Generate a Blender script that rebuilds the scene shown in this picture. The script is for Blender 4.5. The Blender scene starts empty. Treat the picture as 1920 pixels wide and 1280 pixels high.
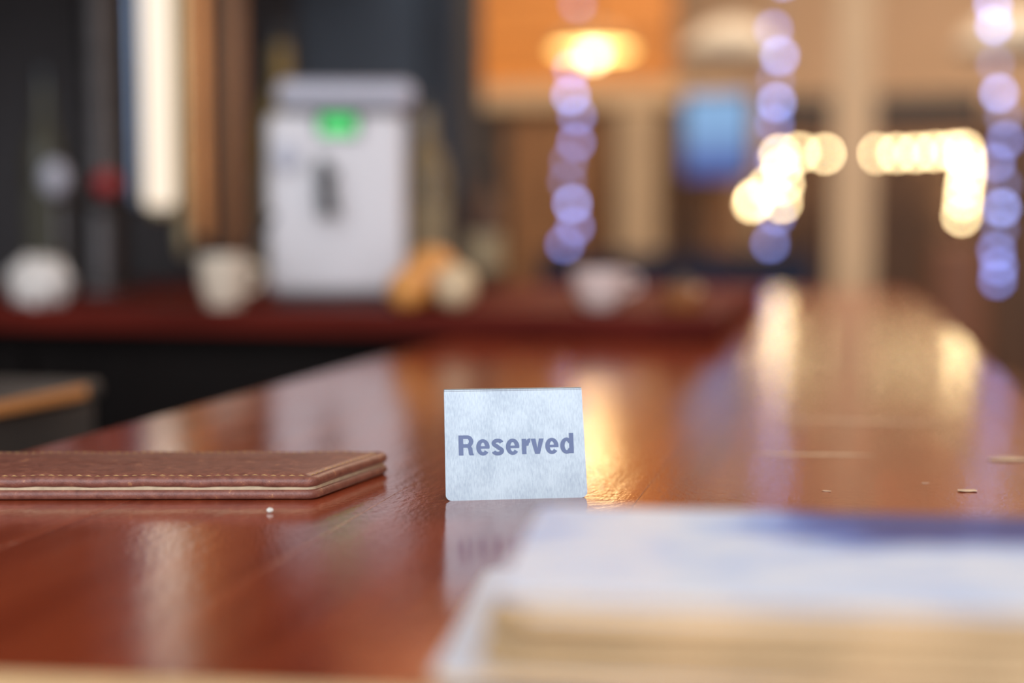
import bpy, bmesh, math, random
from mathutils import Vector, Matrix
random.seed(7)
PI = math.pi
S = bpy.context.scene
C = S.collection

# ------------------------------------------------------------------ camera, world, lights, exposure
BT = 1.08                      # height of the bar top above the floor
CAMH = 0.115                   # camera above the bar top
FPX = 2667.0                   # focal length in pixels of the 1920 wide frame
PITCH = math.atan(198 / FPX)
YAW = math.atan(625 / FPX * math.cos(PITCH))
CAM = Vector((0, 0, BT + CAMH))
FW = Vector((-math.sin(YAW) * math.cos(PITCH), math.cos(YAW) * math.cos(PITCH), -math.sin(PITCH)))
RT = Vector((math.cos(YAW), math.sin(YAW), 0))
UP = RT.cross(FW)
cam = bpy.data.cameras.new('camera')
cam.sensor_width = 36
cam.lens = FPX / 1920 * 36
cam.clip_start = 0.02
cam.dof.use_dof = True
cam.dof.focus_distance = 0.622
cam.dof.aperture_fstop = 2.45
camo = bpy.data.objects.new('camera', cam)
m = Matrix((RT, UP, -FW)).transposed().to_4x4()
m.translation = CAM
camo.matrix_world = m
C.objects.link(camo)
S.camera = camo

W = bpy.data.worlds.new('world')
S.world = W
W.use_nodes = True
W.node_tree.nodes['Background'].inputs[0].default_value = (0.62, 0.76, 1.0, 1)
W.node_tree.nodes['Background'].inputs[1].default_value = 0.6

def area(name, loc, target, sx, sy, power, col, spread=PI):
    l = bpy.data.lights.new(name, 'AREA')
    l.shape = 'RECTANGLE'; l.size = sx; l.size_y = sy
    l.energy = power; l.color = col; l.spread = spread
    o = bpy.data.objects.new(name, l)
    o.location = loc
    o.rotation_euler = (Vector(target) - Vector(loc)).to_track_quat('-Z', 'Y').to_euler()
    C.objects.link(o)
    return o

# daylight entering by the big window behind the camera
area('window_daylight', (0.5, -1.42, 2.0), (0.5, 4.0, 0.9), 4.6, 2.4, 125, (0.80, 0.90, 1.0))
S.view_settings.view_transform = 'Standard'
S.view_settings.look = 'None'
S.view_settings.gamma = 1.0
S.view_settings.use_curve_mapping = False
S.view_settings.exposure = 0.0
S.cycles.use_adaptive_sampling = False
S.cycles.use_denoising = True
S.cycles.sample_clamp_indirect = 6.0
S.cycles.max_bounces = 6
S.cycles.diffuse_bounces = 3
S.cycles.glossy_bounces = 3

# ------------------------------------------------------------------ helpers
def at(px, py, Y):
    """point of the room on the plane y = Y seen at a pixel of the photograph"""
    r = FW + RT * ((px - 960) / FPX) - UP * ((py - 640) / FPX)
    return CAM + r * (Y / r.y)

def onz(px, py, z):
    r = FW + RT * ((px - 960) / FPX) - UP * ((py - 640) / FPX)
    return CAM + r * ((z - CAM.z) / r.z)

def tag(o, label, cat=None, group=None, kind=None):
    if label: o['label'] = label
    if cat: o['category'] = cat
    if group: o['group'] = group
    if kind: o['kind'] = kind
    return o

def thing(name, label, cat, loc=(0, 0, 0), rz=0.0, group=None, kind=None):
    o = bpy.data.objects.new(name, None)
    o.empty_display_size = 0.02
    C.objects.link(o)
    o.location = loc
    o.rotation_euler = (0, 0, rz)
    return tag(o, label, cat, group, kind)

def obj(name, bm, mat, parent=None, smooth=False, loc=None):
    me = bpy.data.meshes.new(name)
    bmesh.ops.recalc_face_normals(bm, faces=bm.faces[:])
    if smooth:
        for f in bm.faces: f.smooth = True
    bm.to_mesh(me); bm.free()
    me.materials.append(mat)
    if smooth:
        try: me.set_sharp_from_angle(angle=math.radians(40))
        except Exception: pass
    o = bpy.data.objects.new(name, me)
    C.objects.link(o)
    if parent: o.parent = parent
    if loc is not None: o.location = loc
    return o

def copy_of(o, parent=None, loc=None, rz=None):
    c = o.copy(); C.objects.link(c)
    c.parent = parent
    if loc is not None: c.location = loc
    if rz is not None: c.rotation_euler = (0, 0, rz)
    return c

def struct(name, bm, mat, label=None):
    o = obj(name, bm, mat)
    o['kind'] = 'structure'
    if label: o['label'] = label
    return o

def box(x0, x1, y0, y1, z0, z1, bev=0.0, bm=None, seg=2):
    b = bmesh.new()
    r = bmesh.ops.create_cube(b, size=1)
    for v in b.verts:
        v.co = Vector(((x0 + x1) / 2 + v.co.x * (x1 - x0), (y0 + y1) / 2 + v.co.y * (y1 - y0), (z0 + z1) / 2 + v.co.z * (z1 - z0)))
    if bev > 0:
        bmesh.ops.bevel(b, geom=b.edges[:], offset=bev, segments=seg, affect='EDGES', profile=0.5)
    if bm is None: return b
    me = bpy.data.meshes.new('t'); b.to_mesh(me); b.free(); bm.from_mesh(me); bpy.data.meshes.remove(me)
    return bm

def lathe(prof, seg=32, bm=None, cx=0, cy=0):
    bm = bm or bmesh.new()
    rings = []
    for r, z in prof:
        if r < 1e-6: rings.append([bm.verts.new((cx, cy, z))])
        else: rings.append([bm.verts.new((cx + r * math.cos(2 * PI * k / seg), cy + r * math.sin(2 * PI * k / seg), z)) for k in range(seg)])
    for a, b in zip(rings, rings[1:]):
        for k in range(seg):
            j = (k + 1) % seg
            if len(a) == 1 and len(b) == 1: continue
            if len(a) == 1: bm.faces.new((a[0], b[k], b[j]))
            elif len(b) == 1: bm.faces.new((a[k], a[j], b[0]))
            else: bm.faces.new((a[k], a[j], b[j], b[k]))
    return bm

def tube(pts, r, seg=10, bm=None, cap=True):
    bm = bm or bmesh.new()
    pts = [Vector(p) for p in pts]
    rings = []
    ref = Vector((0.123, 0.456, 0.88)).normalized()
    for i, p in enumerate(pts):
        t = (pts[min(i + 1, len(pts) - 1)] - pts[max(i - 1, 0)]).normalized()
        a = t.cross(ref).normalized(); b = t.cross(a)
        rr = r[i] if isinstance(r, (list, tuple)) else r
        rings.append([bm.verts.new(p + (a * math.cos(2 * PI * k / seg) + b * math.sin(2 * PI * k / seg)) * rr) for k in range(seg)])
    for A, B in zip(rings, rings[1:]):
        for k in range(seg):
            bm.faces.new((A[k], A[(k + 1) % seg], B[(k + 1) % seg], B[k]))
    if cap:
        bm.faces.new(rings[0]); bm.faces.new(rings[-1][::-1])
    return bm

def round_poly(corners, radii, n=8):
    """outline of a convex polygon with rounded corners -> [(point, outward normal)]"""
    P = [Vector(c) for c in corners]
    out = []
    N = len(P)
    for i in range(N):
        p, a, b = P[i], P[i - 1], P[(i + 1) % N]
        d1 = (a - p).normalized(); d2 = (b - p).normalized()
        ang = math.acos(max(-1, min(1, d1.dot(d2))))
        r = radii[i]
        t = r / math.tan(ang / 2)
        bis = (d1 + d2).normalized()
        c = p + bis * (r / math.sin(ang / 2))
        s = (p + d1 * t) - c; e = (p + d2 * t) - c
        a0 = math.atan2(s.y, s.x); a1 = math.atan2(e.y, e.x)
        da = (a1 - a0 + PI) % (2 * PI) - PI
        for k in range(n + 1):
            an = a0 + da * k / n
            nn = Vector((math.cos(an), math.sin(an)))
            out.append((c + nn * r, nn))
    return out

def subdivide_outline(o, step):
    res = []
    for i, (p, n) in enumerate(o):
        q, m_ = o[(i + 1) % len(o)]
        k = max(1, int((q - p).length / step))
        for j in range(k):
            t = j / k
            res.append((p.lerp(q, t), n.lerp(m_, t).normalized()))
    return res

def slab(outline, prof, bm=None, wob=None):
    """closed slab from an outline and an edge profile [(inset, z)] bottom to top"""
    bm = bm or bmesh.new()
    rings = []
    for ins, z in prof:
        rg = []
        for i, (p, n) in enumerate(outline):
            q = p - n * ins
            dz = wob(q.x, q.y) if wob else 0
            rg.append(bm.verts.new((q.x, q.y, z + dz)))
        rings.append(rg)
    N = len(outline)
    for A, B in zip(rings, rings[1:]):
        for k in range(N):
            bm.faces.new((A[k], A[(k + 1) % N], B[(k + 1) % N], B[k]))
    bm.faces.new(rings[0][::-1]); bm.faces.new(rings[-1])
    return bm

# ------------------------------------------------------------------ materials
MATS = {}
def mat(name, col, rough=0.5, metal=0.0, var=0.15, scale=8.0, stretch=(1, 1, 1), bump=0.0, bscale=None, spec=0.5, coat=0.0, trans=0.0, rvar=0.0, col2=None, ior=1.5):
    if name in MATS: return MATS[name]
    m = bpy.data.materials.new(name); m.use_nodes = True
    nt = m.node_tree; N = nt.nodes; L = nt.links
    b = N['Principled BSDF']
    b.inputs['Roughness'].default_value = rough
    b.inputs['Metallic'].default_value = metal
    b.inputs['Specular IOR Level'].default_value = spec
    b.inputs['Coat Weight'].default_value = coat
    b.inputs['Coat Roughness'].default_value = 0.08
    b.inputs['Transmission Weight'].default_value = trans
    b.inputs['IOR'].default_value = ior
    tc = N.new('ShaderNodeTexCoord'); mp = N.new('ShaderNodeMapping')
    mp.inputs['Scale'].default_value = stretch
    L.new(tc.outputs['Object'], mp.inputs['Vector'])
    nz = N.new('ShaderNodeTexNoise'); nz.inputs['Scale'].default_value = scale; nz.inputs['Detail'].default_value = 5
    L.new(mp.outputs[0], nz.inputs['Vector'])
    rmp = N.new('ShaderNodeValToRGB')
    c2 = col2 or tuple(c * (1 - var) for c in col)
    c1 = col if col2 else tuple(min(1, c * (1 + var)) for c in col)
    rmp.color_ramp.elements[0].position = 0.3; rmp.color_ramp.elements[0].color = (*c2, 1)
    rmp.color_ramp.elements[1].position = 0.7; rmp.color_ramp.elements[1].color = (*c1, 1)
    L.new(nz.outputs['Fac'], rmp.inputs[0]); L.new(rmp.outputs[0], b.inputs['Base Color'])
    if rvar:
        mr = N.new('ShaderNodeMapRange'); mr.inputs[3].default_value = max(0.02, rough - rvar); mr.inputs[4].default_value = rough + rvar
        L.new(nz.outputs['Fac'], mr.inputs[0]); L.new(mr.outputs[0], b.inputs['Roughness'])
    if bump:
        n2 = N.new('ShaderNodeTexNoise'); n2.inputs['Scale'].default_value = bscale or scale * 4; n2.inputs['Detail'].default_value = 4
        L.new(mp.outputs[0], n2.inputs['Vector'])
        bp = N.new('ShaderNodeBump'); bp.inputs['Strength'].default_value = bump; bp.inputs['Distance'].default_value = 0.002
        L.new(n2.outputs['Fac'], bp.inputs['Height']); L.new(bp.outputs[0], b.inputs['Normal'])
    MATS[name] = m
    return m

def glow(name, col, strength, base=(0.8, 0.8, 0.8)):
    if name in MATS: return MATS[name]
    m = mat(name, base, 0.35, var=0.03)
    b = m.node_tree.nodes['Principled BSDF']
    b.inputs['Emission Color'].default_value = (*col, 1)
    b.inputs['Emission Strength'].default_value = strength
    return m

def bar_wood():
    m = bpy.data.materials.new('varnished_bar_wood'); m.use_nodes = True
    nt = m.node_tree; N = nt.nodes; L = nt.links
    b = N['Principled BSDF']
    tc = N.new('ShaderNodeTexCoord')
    oi = N.new('ShaderNodeObjectInfo')
    mp = N.new('ShaderNodeMapping'); mp.inputs['Scale'].default_value = (9, 0.8, 9)
    ad = N.new('ShaderNodeVectorMath'); ad.operation = 'ADD'
    L.new(tc.outputs['Object'], ad.inputs[0]); L.new(oi.outputs['Random'], ad.inputs[1])
    L.new(ad.outputs[0], mp.inputs['Vector'])
    g = N.new('ShaderNodeTexNoise'); g.inputs['Scale'].default_value = 6; g.inputs['Detail'].default_value = 7; g.inputs['Distortion'].default_value = 0.6
    L.new(mp.outputs[0], g.inputs['Vector'])
    r = N.new('ShaderNodeValToRGB')
    r.color_ramp.elements[0].position = 0.32; r.color_ramp.elements[0].color = (0.225, 0.032, 0.011, 1)
    r.color_ramp.elements[1].position = 0.72; r.color_ramp.elements[1].color = (0.345, 0.060, 0.021, 1)
    L.new(g.outputs['Fac'], r.inputs[0])
    # worn patches and scratches
    w = N.new('ShaderNodeTexNoise'); w.inputs['Scale'].default_value = 22; w.inputs['Detail'].default_value = 8; w.inputs['Roughness'].default_value = 0.7
    mw = N.new('ShaderNodeMapping'); mw.inputs['Scale'].default_value = (1, 1.6, 1)
    L.new(tc.outputs['Object'], mw.inputs['Vector']); L.new(mw.outputs[0], w.inputs['Vector'])
    wr = N.new('ShaderNodeValToRGB'); wr.color_ramp.elements[0].position = 0.675; wr.color_ramp.elements[1].position = 0.70
    L.new(w.outputs['Fac'], wr.inputs[0])
    mx = N.new('ShaderNodeMix'); mx.data_type = 'RGBA'
    L.new(wr.outputs[0], mx.inputs[0]); L.new(r.outputs[0], mx.inputs[6]); mx.inputs[7].default_value = (0.42, 0.20, 0.10, 1)
    L.new(mx.outputs[2], b.inputs['Base Color'])
    rr = N.new('ShaderNodeMapRange'); rr.inputs[3].default_value = 0.06; rr.inputs[4].default_value = 0.17
    L.new(w.outputs['Fac'], rr.inputs[0]); L.new(rr.outputs[0], b.inputs['Roughness'])
    b.inputs['IOR'].default_value = 2.15
    # fine orange-peel of the varnish and brushed grain
    f = N.new('ShaderNodeTexNoise'); f.inputs['Scale'].default_value = 420; f.inputs['Detail'].default_value = 3
    mf = N.new('ShaderNodeMapping'); mf.inputs['Scale'].default_value = (1.0, 0.55, 1)
    L.new(tc.outputs['Object'], mf.inputs['Vector']); L.new(mf.outputs[0], f.inputs['Vector'])
    bp = N.new('ShaderNodeBump'); bp.inputs['Strength'].default_value = 0.21; bp.inputs['Distance'].default_value = 0.0006
    L.new(f.outputs['Fac'], bp.inputs['Height'])
    b2 = N.new('ShaderNodeBump'); b2.inputs['Strength'].default_value = 0.12; b2.inputs['Distance'].default_value = 0.002
    L.new(g.outputs['Fac'], b2.inputs['Height']); L.new(bp.outputs[0], b2.inputs['Normal'])
    L.new(b2.outputs[0], b.inputs['Normal'])
    return m

M_BAR = bar_wood()
M_RED = mat('dark_red_wood', (0.105, 0.012, 0.007), 0.6, spec=0.05, var=0.35, scale=5, stretch=(1, 8, 8), bump=0.1)
M_BLACK = mat('black_cabinet', (0.010, 0.007, 0.006), 0.85, var=0.3, scale=4, spec=0.08)
M_DARKSTEEL = mat('dark_steel', (0.10, 0.085, 0.08), 0.35, 0.9, var=0.2, stretch=(1, 1, 6))
M_BLACKMETAL = mat('black_metal', (0.03, 0.028, 0.027), 0.4, 0.4, var=0.2)
M_COPPER = mat('copper', (0.85, 0.36, 0.12), 0.4, 0.2, var=0.1)
M_BRASS = mat('brass', (0.62, 0.50, 0.28), 0.4, 0.7, var=0.1)
M_BROWN = mat('brown_wood', (0.27, 0.135, 0.065), 0.55, var=0.3, scale=6, stretch=(6, 6, 0.6), bump=0.1)
M_DKBROWN = mat('dark_brown_wood', (0.085, 0.040, 0.020), 0.55, var=0.35, scale=5, stretch=(6, 6, 0.6), bump=0.1)
M_ORANGEWOOD = mat('orange_wood', (0.62, 0.25, 0.06), 0.5, var=0.25, scale=3, stretch=(0.6, 6, 6), bump=0.1)
M_CHARCOAL = mat('charcoal_paint', (0.085, 0.098, 0.118), 0.7, var=0.12, scale=3, bump=0.05)
M_NAVY = mat('navy_paint', (0.025, 0.030, 0.040), 0.6, var=0.1, scale=3)
M_PLASTER = mat('peach_plaster', (0.72, 0.50, 0.34), 0.85, var=0.07, scale=2.5, bump=0.15, bscale=40)
M_BEIGE = mat('beige_plaster', (0.62, 0.46, 0.31), 0.8, var=0.07, scale=3, bump=0.1, bscale=40)
M_CEIL = mat('ceiling_paint', (0.70, 0.66, 0.60), 0.9, var=0.04, scale=2)
M_FLOOR = mat('floor_wood', (0.07, 0.045, 0.032), 0.4, var=0.3, scale=4, stretch=(6, 0.8, 1))
M_WHITE = mat('white_plastic', (0.76, 0.67, 0.65), 0.35, var=0.03, scale=5)
M_BLACKPL = mat('black_plastic', (0.02, 0.018, 0.018), 0.35, var=0.1)
M_GREYW = mat('pale_grey_plastic', (0.55, 0.51, 0.56), 0.35, var=0.05)
M_REDPL = mat('red_plastic', (0.42, 0.02, 0.02), 0.35, var=0.08)
M_CERAMIC = mat('cream_ceramic', (0.80, 0.62, 0.46), 0.25, var=0.05)
M_NAPKIN = mat('white_tissue', (0.82, 0.71, 0.63), 0.9, var=0.06, bump=0.3, bscale=60)
M_FRUIT = mat('orange_peel', (0.80, 0.32, 0.07), 0.45, var=0.12, scale=20, bump=0.2, bscale=250)
M_LEMON = mat('pale_peel', (0.74, 0.52, 0.30), 0.45, var=0.1, scale=20, bump=0.2, bscale=250)
M_CABLE = mat('clear_cable', (0.30, 0.29, 0.30), 0.5, var=0.05)
M_DCABLE = mat('dark_cable', (0.03, 0.03, 0.03), 0.5, var=0.05)
M_SOFA = mat('blue_grey_upholstery', (0.020, 0.026, 0.052), 0.8, spec=0.1, var=0.15, scale=30, bump=0.2)
M_TERRA = mat('tan_leather', (0.17, 0.062, 0.024), 0.5, var=0.15, scale=20, bump=0.1)
M_OLIVE = mat('olive_glass', (0.26, 0.20, 0.10), 0.15, var=0.15)
M_LAMPW = mat('white_enamel', (0.66, 0.60, 0.52), 0.35, var=0.03)
M_CHROME = mat('chrome', (0.75, 0.75, 0.77), 0.15, 1.0, var=0.03)

# ------------------------------------------------------------------ the room
XL, XR, YF, YB, ZC = -3.2, 3.4, -1.3, 8.4, 3.3
struct('floor', box(XL, XR, YF, YB, -0.1, 0), M_FLOOR)
struct('ceiling', box(XL, XR, YF, YB, ZC, ZC + 0.1), M_CEIL)
struct('wall_left', box(XL - 0.1, XL, YF, YB, 0, ZC), M_CHARCOAL)
struct('wall_right', box(XR, XR + 0.1, YF, YB, 0, ZC), M_PLASTER)
struct('wall_back', box(XL, XR, YB, YB + 0.1, 0, ZC), M_PLASTER)
b = bmesh.new()
box(XL, -1.8, YF - 0.1, YF, 0, ZC, bm=b); box(2.8, XR, YF - 0.1, YF, 0, ZC, bm=b)
box(-1.8, 2.8, YF - 0.1, YF, 0, 0.8, bm=b); box(-1.8, 2.8, YF - 0.1, YF, 3.2, ZC, bm=b)
struct('wall_front', b, M_PLASTER)
win = thing('window_1', 'tall daylit window behind the camera', None, (0.5, YF - 0.05, 0.8), kind='structure')
del win['label']
for i in range(5):
    x = -2.3 + i * 1.15
    obj('mullion', box(x - 0.03, x + 0.03, -0.05, 0.05, 0, 2.4, 0.004), M_BROWN, win)
obj('rail', box(-2.3, 2.3, -0.05, 0.05, -0.03, 0.03, 0.004), M_BROWN, win)
obj('rail', box(-2.3, 2.3, -0.05, 0.05, 2.37, 2.43, 0.004), M_BROWN, win)
gm = bpy.data.materials.new('window_glass'); gm.use_nodes = True
nt = gm.node_tree; out = nt.nodes['Material Output']
tr = nt.nodes.new('ShaderNodeBsdfTransparent'); gl = nt.nodes.new('ShaderNodeBsdfGlossy'); ms = nt.nodes.new('ShaderNodeMixShader')
gl.inputs['Roughness'].default_value = 0.02; ms.inputs[0].default_value = 0.05
nt.links.new(tr.outputs[0], ms.inputs[1]); nt.links.new(gl.outputs[0], ms.inputs[2]); nt.links.new(ms.outputs[0], out.inputs[0])
for i in range(4):
    x = -2.3 + i * 1.15
    obj('pane', box(x + 0.03, x + 1.12, -0.004, 0.004, 0.03, 2.37), gm, win)

# partition behind the back counter, with its dark end post
PY = 2.55
xe = at(848, 300, PY).x
xm = at(560, 60, PY).x
M_UMBER = mat('umber_panel', (0.060, 0.048, 0.046), 0.7, var=0.2, scale=3, stretch=(4, 4, 0.5))
for i in range(6):
    a_ = xm - (i + 1) * 0.36
    struct('trim_%d' % (i + 3), box(a_ + 0.003, a_ + 0.357, PY - 0.02, PY - 0.0005, 0, ZC, 0.004), M_UMBER)
struct('wall_partition', box(XL, xe - 0.05, PY, PY + 0.12, 0, ZC), M_CHARCOAL)
struct('trim_1', box(xe - 0.05, xe + 0.02, PY - 0.03, PY + 0.15, 0, ZC, 0.005), M_NAVY)

# ------------------------------------------------------------------ the bar
XA, XB = -0.426, 0.130
bar = thing('bar_counter', 'long bar counter with glossy red-brown varnished plank top', 'counter', (0, 0, 0))
edges = [XA + 0.0, -0.302, -0.194, -0.0865, XB]
YSEG = [-0.7, 0.925, 3.08]
for i in range(4):
    for j in range(2):
        x0, x1 = edges[i] + 0.00002, edges[i + 1] - 0.00002
        y0, y1 = YSEG[j] + 0.0001, YSEG[j + 1] - 0.0001
        o = obj('plank', box(x0, x1, y0, y1, BT - 0.035, BT, 0.0002, seg=1), M_BAR, bar)
obj('base', box(XA + 0.06, XB - 0.10, -0.68, 3.05, 0.08, BT - 0.037), M_BLACK, bar)
obj('plinth', box(XA + 0.09, XB - 0.13, -0.66, 3.0, 0.0, 0.079), M_BLACK, bar)
for i in range(6):
    y0 = -0.66 + i * 0.62
    obj('front_panel', box(XB - 0.099, XB - 0.08, y0, y0 + 0.58, 0.12, BT - 0.06, 0.004), M_DKBROWN, bar)

# back counter crossing the far part of the bar
CY0, CY1, CT = 1.53, 2.45, BT + 0.030
back = thing('back_counter', 'dark red wooden back counter running across behind the bar', 'counter', (0, 0, 0))
obj('top', box(-2.6, -0.13, CY0, CY1, BT + 0.001, CT, 0.004), M_RED, back)
obj('cabinet', box(-2.58, XA - 0.01, CY0 + 0.05, CY1, 0.09, BT), M_BLACK, back)
obj('plinth', box(-2.58, XA - 0.03, CY0 + 0.09, CY1, 0.0, 0.089), M_BLACK, back)
for i in range(4):
    x0 = -2.56 + i * 0.53
    d = obj('door', box(x0, x0 + 0.52, CY0 + 0.03, CY0 + 0.049, 0.12, BT - 0.03, 0.003), M_BLACK, back)
    obj('handle', box(x0 + 0.47, x0 + 0.485, CY0 + 0.01, CY0 + 0.03, 0.75, 0.90, 0.003), M_DARKSTEEL, d)

# ------------------------------------------------------------------ the reserved sign
def lettering_mesh():
    """bold sans-serif word Reserved, drawn glyph by glyph; cap height 1"""
    bm = bmesh.new()
    lay = [0]
    def poly(pts, ox):
        lay[0] += 1
        f = bm.faces.new([bm.verts.new((x + ox, y, lay[0])) for x, y in pts])
        bmesh.ops.triangulate(bm, faces=[f])
    def rect(x0, x1, y0, y1, ox): poly([(x0, y0), (x1, y0), (x1, y1), (x0, y1)], ox)
    def ring(cx, cy, rx, ry, tx, ty, a0, a1, ox, n=40):
        A = []; B = []; lay[0] += 1
        for k in range(n + 1):
            a = math.radians(a0 + (a1 - a0) * k / n)
            A.append(bm.verts.new((ox + cx + rx * math.cos(a), cy + ry * math.sin(a), lay[0])))
            B.append(bm.verts.new((ox + cx + (rx - tx) * math.cos(a), cy + (ry - ty) * math.sin(a), lay[0])))
        for k in range(n): bm.faces.new((A[k], A[k + 1], B[k + 1], B[k]))
    def ribbon(pts, w, ox):
        P = [Vector(p) for p in pts]; A = []; B = []; lay[0] += 1
        for i, p in enumerate(P):
            t = (P[min(i + 1, len(P) - 1)] - P[max(i - 1, 0)]).normalized(); nrm = Vector((-t.y, t.x))
            ww = w * (0.92 + 0.22 * abs(nrm.x) )
            A.append(bm.verts.new((ox + p.x + nrm.x * ww / 2, p.y + nrm.y * ww / 2, lay[0]))); B.append(bm.verts.new((ox + p.x - nrm.x * ww / 2, p.y - nrm.y * ww / 2, lay[0])))
        for k in range(len(P) - 1): bm.faces.new((A[k], A[k + 1], B[k + 1], B[k]))
    # R
    rect(0, 0.255, 0, 1, 0); rect(0.2, 0.48, 0.82, 1, 0); rect(0.2, 0.48, 0.385, 0.565, 0)
    ring(0.47, 0.6925, 0.33, 0.3075, 0.245, 0.18, -90, 90, 0)
    poly([(0.40, 0.44), (0.62, 0.50), (0.74, 0.36), (0.77, 0.12), (0.82, 0), (0.57, 0), (0.54, 0.10), (0.52, 0.30), (0.46, 0.40), (0.40, 0.40)], 0)
    for ox in (0.95, 2.56, 4.70):
        ring(0.36, 0.385, 0.365, 0.41, 0.245, 0.175, -2, 322, ox)
        rect(0.16, 0.715, 0.315, 0.445, ox)
    pts = []
    for k in range(19):
        a = math.radians(12 + (245 - 12) * k / 18); pts.append((0.32 + 0.215 * math.cos(a), 0.575 + 0.135 * math.sin(a)))
    for k in range(19):
        a = math.radians(62 - (62 + 170) * k / 18); pts.append((0.32 + 0.225 * math.cos(a), 0.195 + 0.135 * math.sin(a)))
    ribbon(pts, 0.20, 1.79)
    # r
    rect(0, 0.245, 0, 0.77, 3.42); ring(0.46, 0.42, 0.31, 0.37, 0.22, 0.21, 88, 180, 3.42, 14)
    poly([(-0.01, 0.77), (0.255, 0.77), (0.347, 0.30), (0.44, 0.77), (0.70, 0.77), (0.475, 0), (0.215, 0)], 3.92)
    ring(0.35, 0.385, 0.355, 0.41, 0.245, 0.185, 30, 330, 5.52); rect(0.49, 0.735, 0, 1.02, 5.52)
    me = bpy.data.meshes.new('lettering'); bm.to_mesh(me); bm.free()
    return me

def sign():
    p0 = onz(836, 939, BT); p1 = onz(1102, 932, BT)
    w = (p1 - p0).length
    ang = math.atan2(p1.y - p0.y, p1.x - p0.x)
    hgt, lean, tk = 0.0480, math.radians(12.5), 0.0009
    t = thing('table_sign', 'brushed steel tent sign printed Reserved standing on the bar', 'sign', (p0.x, p0.y, BT), ang)
    sm = bpy.data.materials.new('brushed_steel'); sm.use_nodes = True
    nt = sm.node_tree; N = nt.nodes; L = nt.links; bs = N['Principled BSDF']
    bs.inputs['Metallic'].default_value = 0.85; bs.inputs['Roughness'].default_value = 0.42
    tc = N.new('ShaderNodeTexCoord'); mp = N.new('ShaderNodeMapping'); mp.inputs['Scale'].default_value = (1, 1, 0.025)
    n = N.new('ShaderNodeTexNoise'); n.inputs['Scale'].default_value = 1900; n.inputs['Detail'].default_value = 3
    L.new(tc.outputs['Object'], mp.inputs[0]); L.new(mp.outputs[0], n.inputs['Vector'])
    n2 = N.new('ShaderNodeTexNoise'); n2.inputs['Scale'].default_value = 70; n2.inputs['Detail'].default_value = 5
    L.new(tc.outputs['Object'], n2.inputs['Vector'])
    mm = N.new('ShaderNodeMath'); mm.operation = 'ADD'; L.new(n.outputs['Fac'], mm.inputs[0]); L.new(n2.outputs['Fac'], mm.inputs[1])
    r = N.new('ShaderNodeValToRGB'); r.color_ramp.elements[0].position = 0.35; r.color_ramp.elements[0].color = (0.29, 0.31, 0.335, 1)
    r.color_ramp.elements[1].position = 0.62; r.color_ramp.elements[1].color = (0.41, 0.425, 0.44, 1)
    m2 = N.new('ShaderNodeMath'); m2.operation = 'MULTIPLY'; m2.inputs[1].default_value = 0.5
    L.new(mm.outputs[0], m2.inputs[0]); L.new(m2.outputs[0], r.inputs[0]); L.new(r.outputs[0], bs.inputs['Base Color'])
    bp = N.new('ShaderNodeBump'); bp.inputs['Strength'].default_value = 0.1; bp.inputs['Distance'].default_value = 0.0002
    L.new(n.outputs['Fac'], bp.inputs['Height']); L.new(bp.outputs[0], bs.inputs['Normal'])
    def plate(sgn):
        # outline in (u across, v up the slope), rounded bottom corners
        e_ = 0.0 if sgn > 0 else 0.0045
        ol = round_poly([(e_, 0), (w - e_ * 0.5, 0), (w * 0.985, hgt), (w * 0.005 + e_ * 0.2, hgt)], [0.0026, 0.0026, 0.0002, 0.0002], 6)
        bm = bmesh.new()
        fr, bk = [], []
        for p, nn in ol:
            y = p.y * math.sin(lean); z = p.y * math.cos(lean)
            if sgn < 0: y = 2 * hgt * math.sin(lean) + 2 * tk * math.cos(lean) - y
            fr.append(bm.verts.new((p.x, y, z)))
            oy = tk * math.cos(lean) * (1 if sgn > 0 else -1)
            bk.append(bm.verts.new((p.x, y + oy, max(0.0, z - tk * math.sin(lean)))))
        bm.faces.new(fr); bm.faces.new(bk[::-1])
        for k in range(len(fr)):
            j = (k + 1) % len(fr)
            bm.faces.new((fr[k], fr[j], bk[j], bk[k]))
        return bm
    obj('front_plate', plate(1), sm, t)
    obj('back_plate', plate(-1), sm, t)
    # rolled fold along the top
    yt, zt = hgt * math.sin(lean), hgt * math.cos(lean)
    obj('fold', tube([(w * 0.006, yt + 0.0008, zt), (w * 0.984, yt + 0.0008, zt)], 0.0009, 10), sm, t, True)
    # printed lettering
    me = lettering_mesh()
    xs = [v.co.x for v in me.vertices]; ys = [v.co.y for v in me.vertices]
    x0, x1, y0, y1 = min(xs), max(xs), 0.0, 1.0
    tw, th = 0.815 * w, 0.0088
    for v in me.vertices:
        u = 0.098 * w + (v.co.x - x0) / (x1 - x0) * tw
        q = 0.0196 + v.co.y * th
        dl = 0.00006 + v.co.z * 0.000006
        y = q * math.sin(lean) - dl * math.cos(lean); z = q * math.cos(lean) + dl * math.sin(lean)
        v.co = (u, y, z)
    me.name = 'lettering'
    me.materials.clear()
    me.materials.append(mat('grey_print', (0.13, 0.16, 0.28), 0.5, var=0.05, scale=50))
    lo = bpy.data.objects.new('lettering', me); C.objects.link(lo); lo.parent = t
    lo['label'] = 'dark grey printed word Reserved'
sign()

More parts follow.
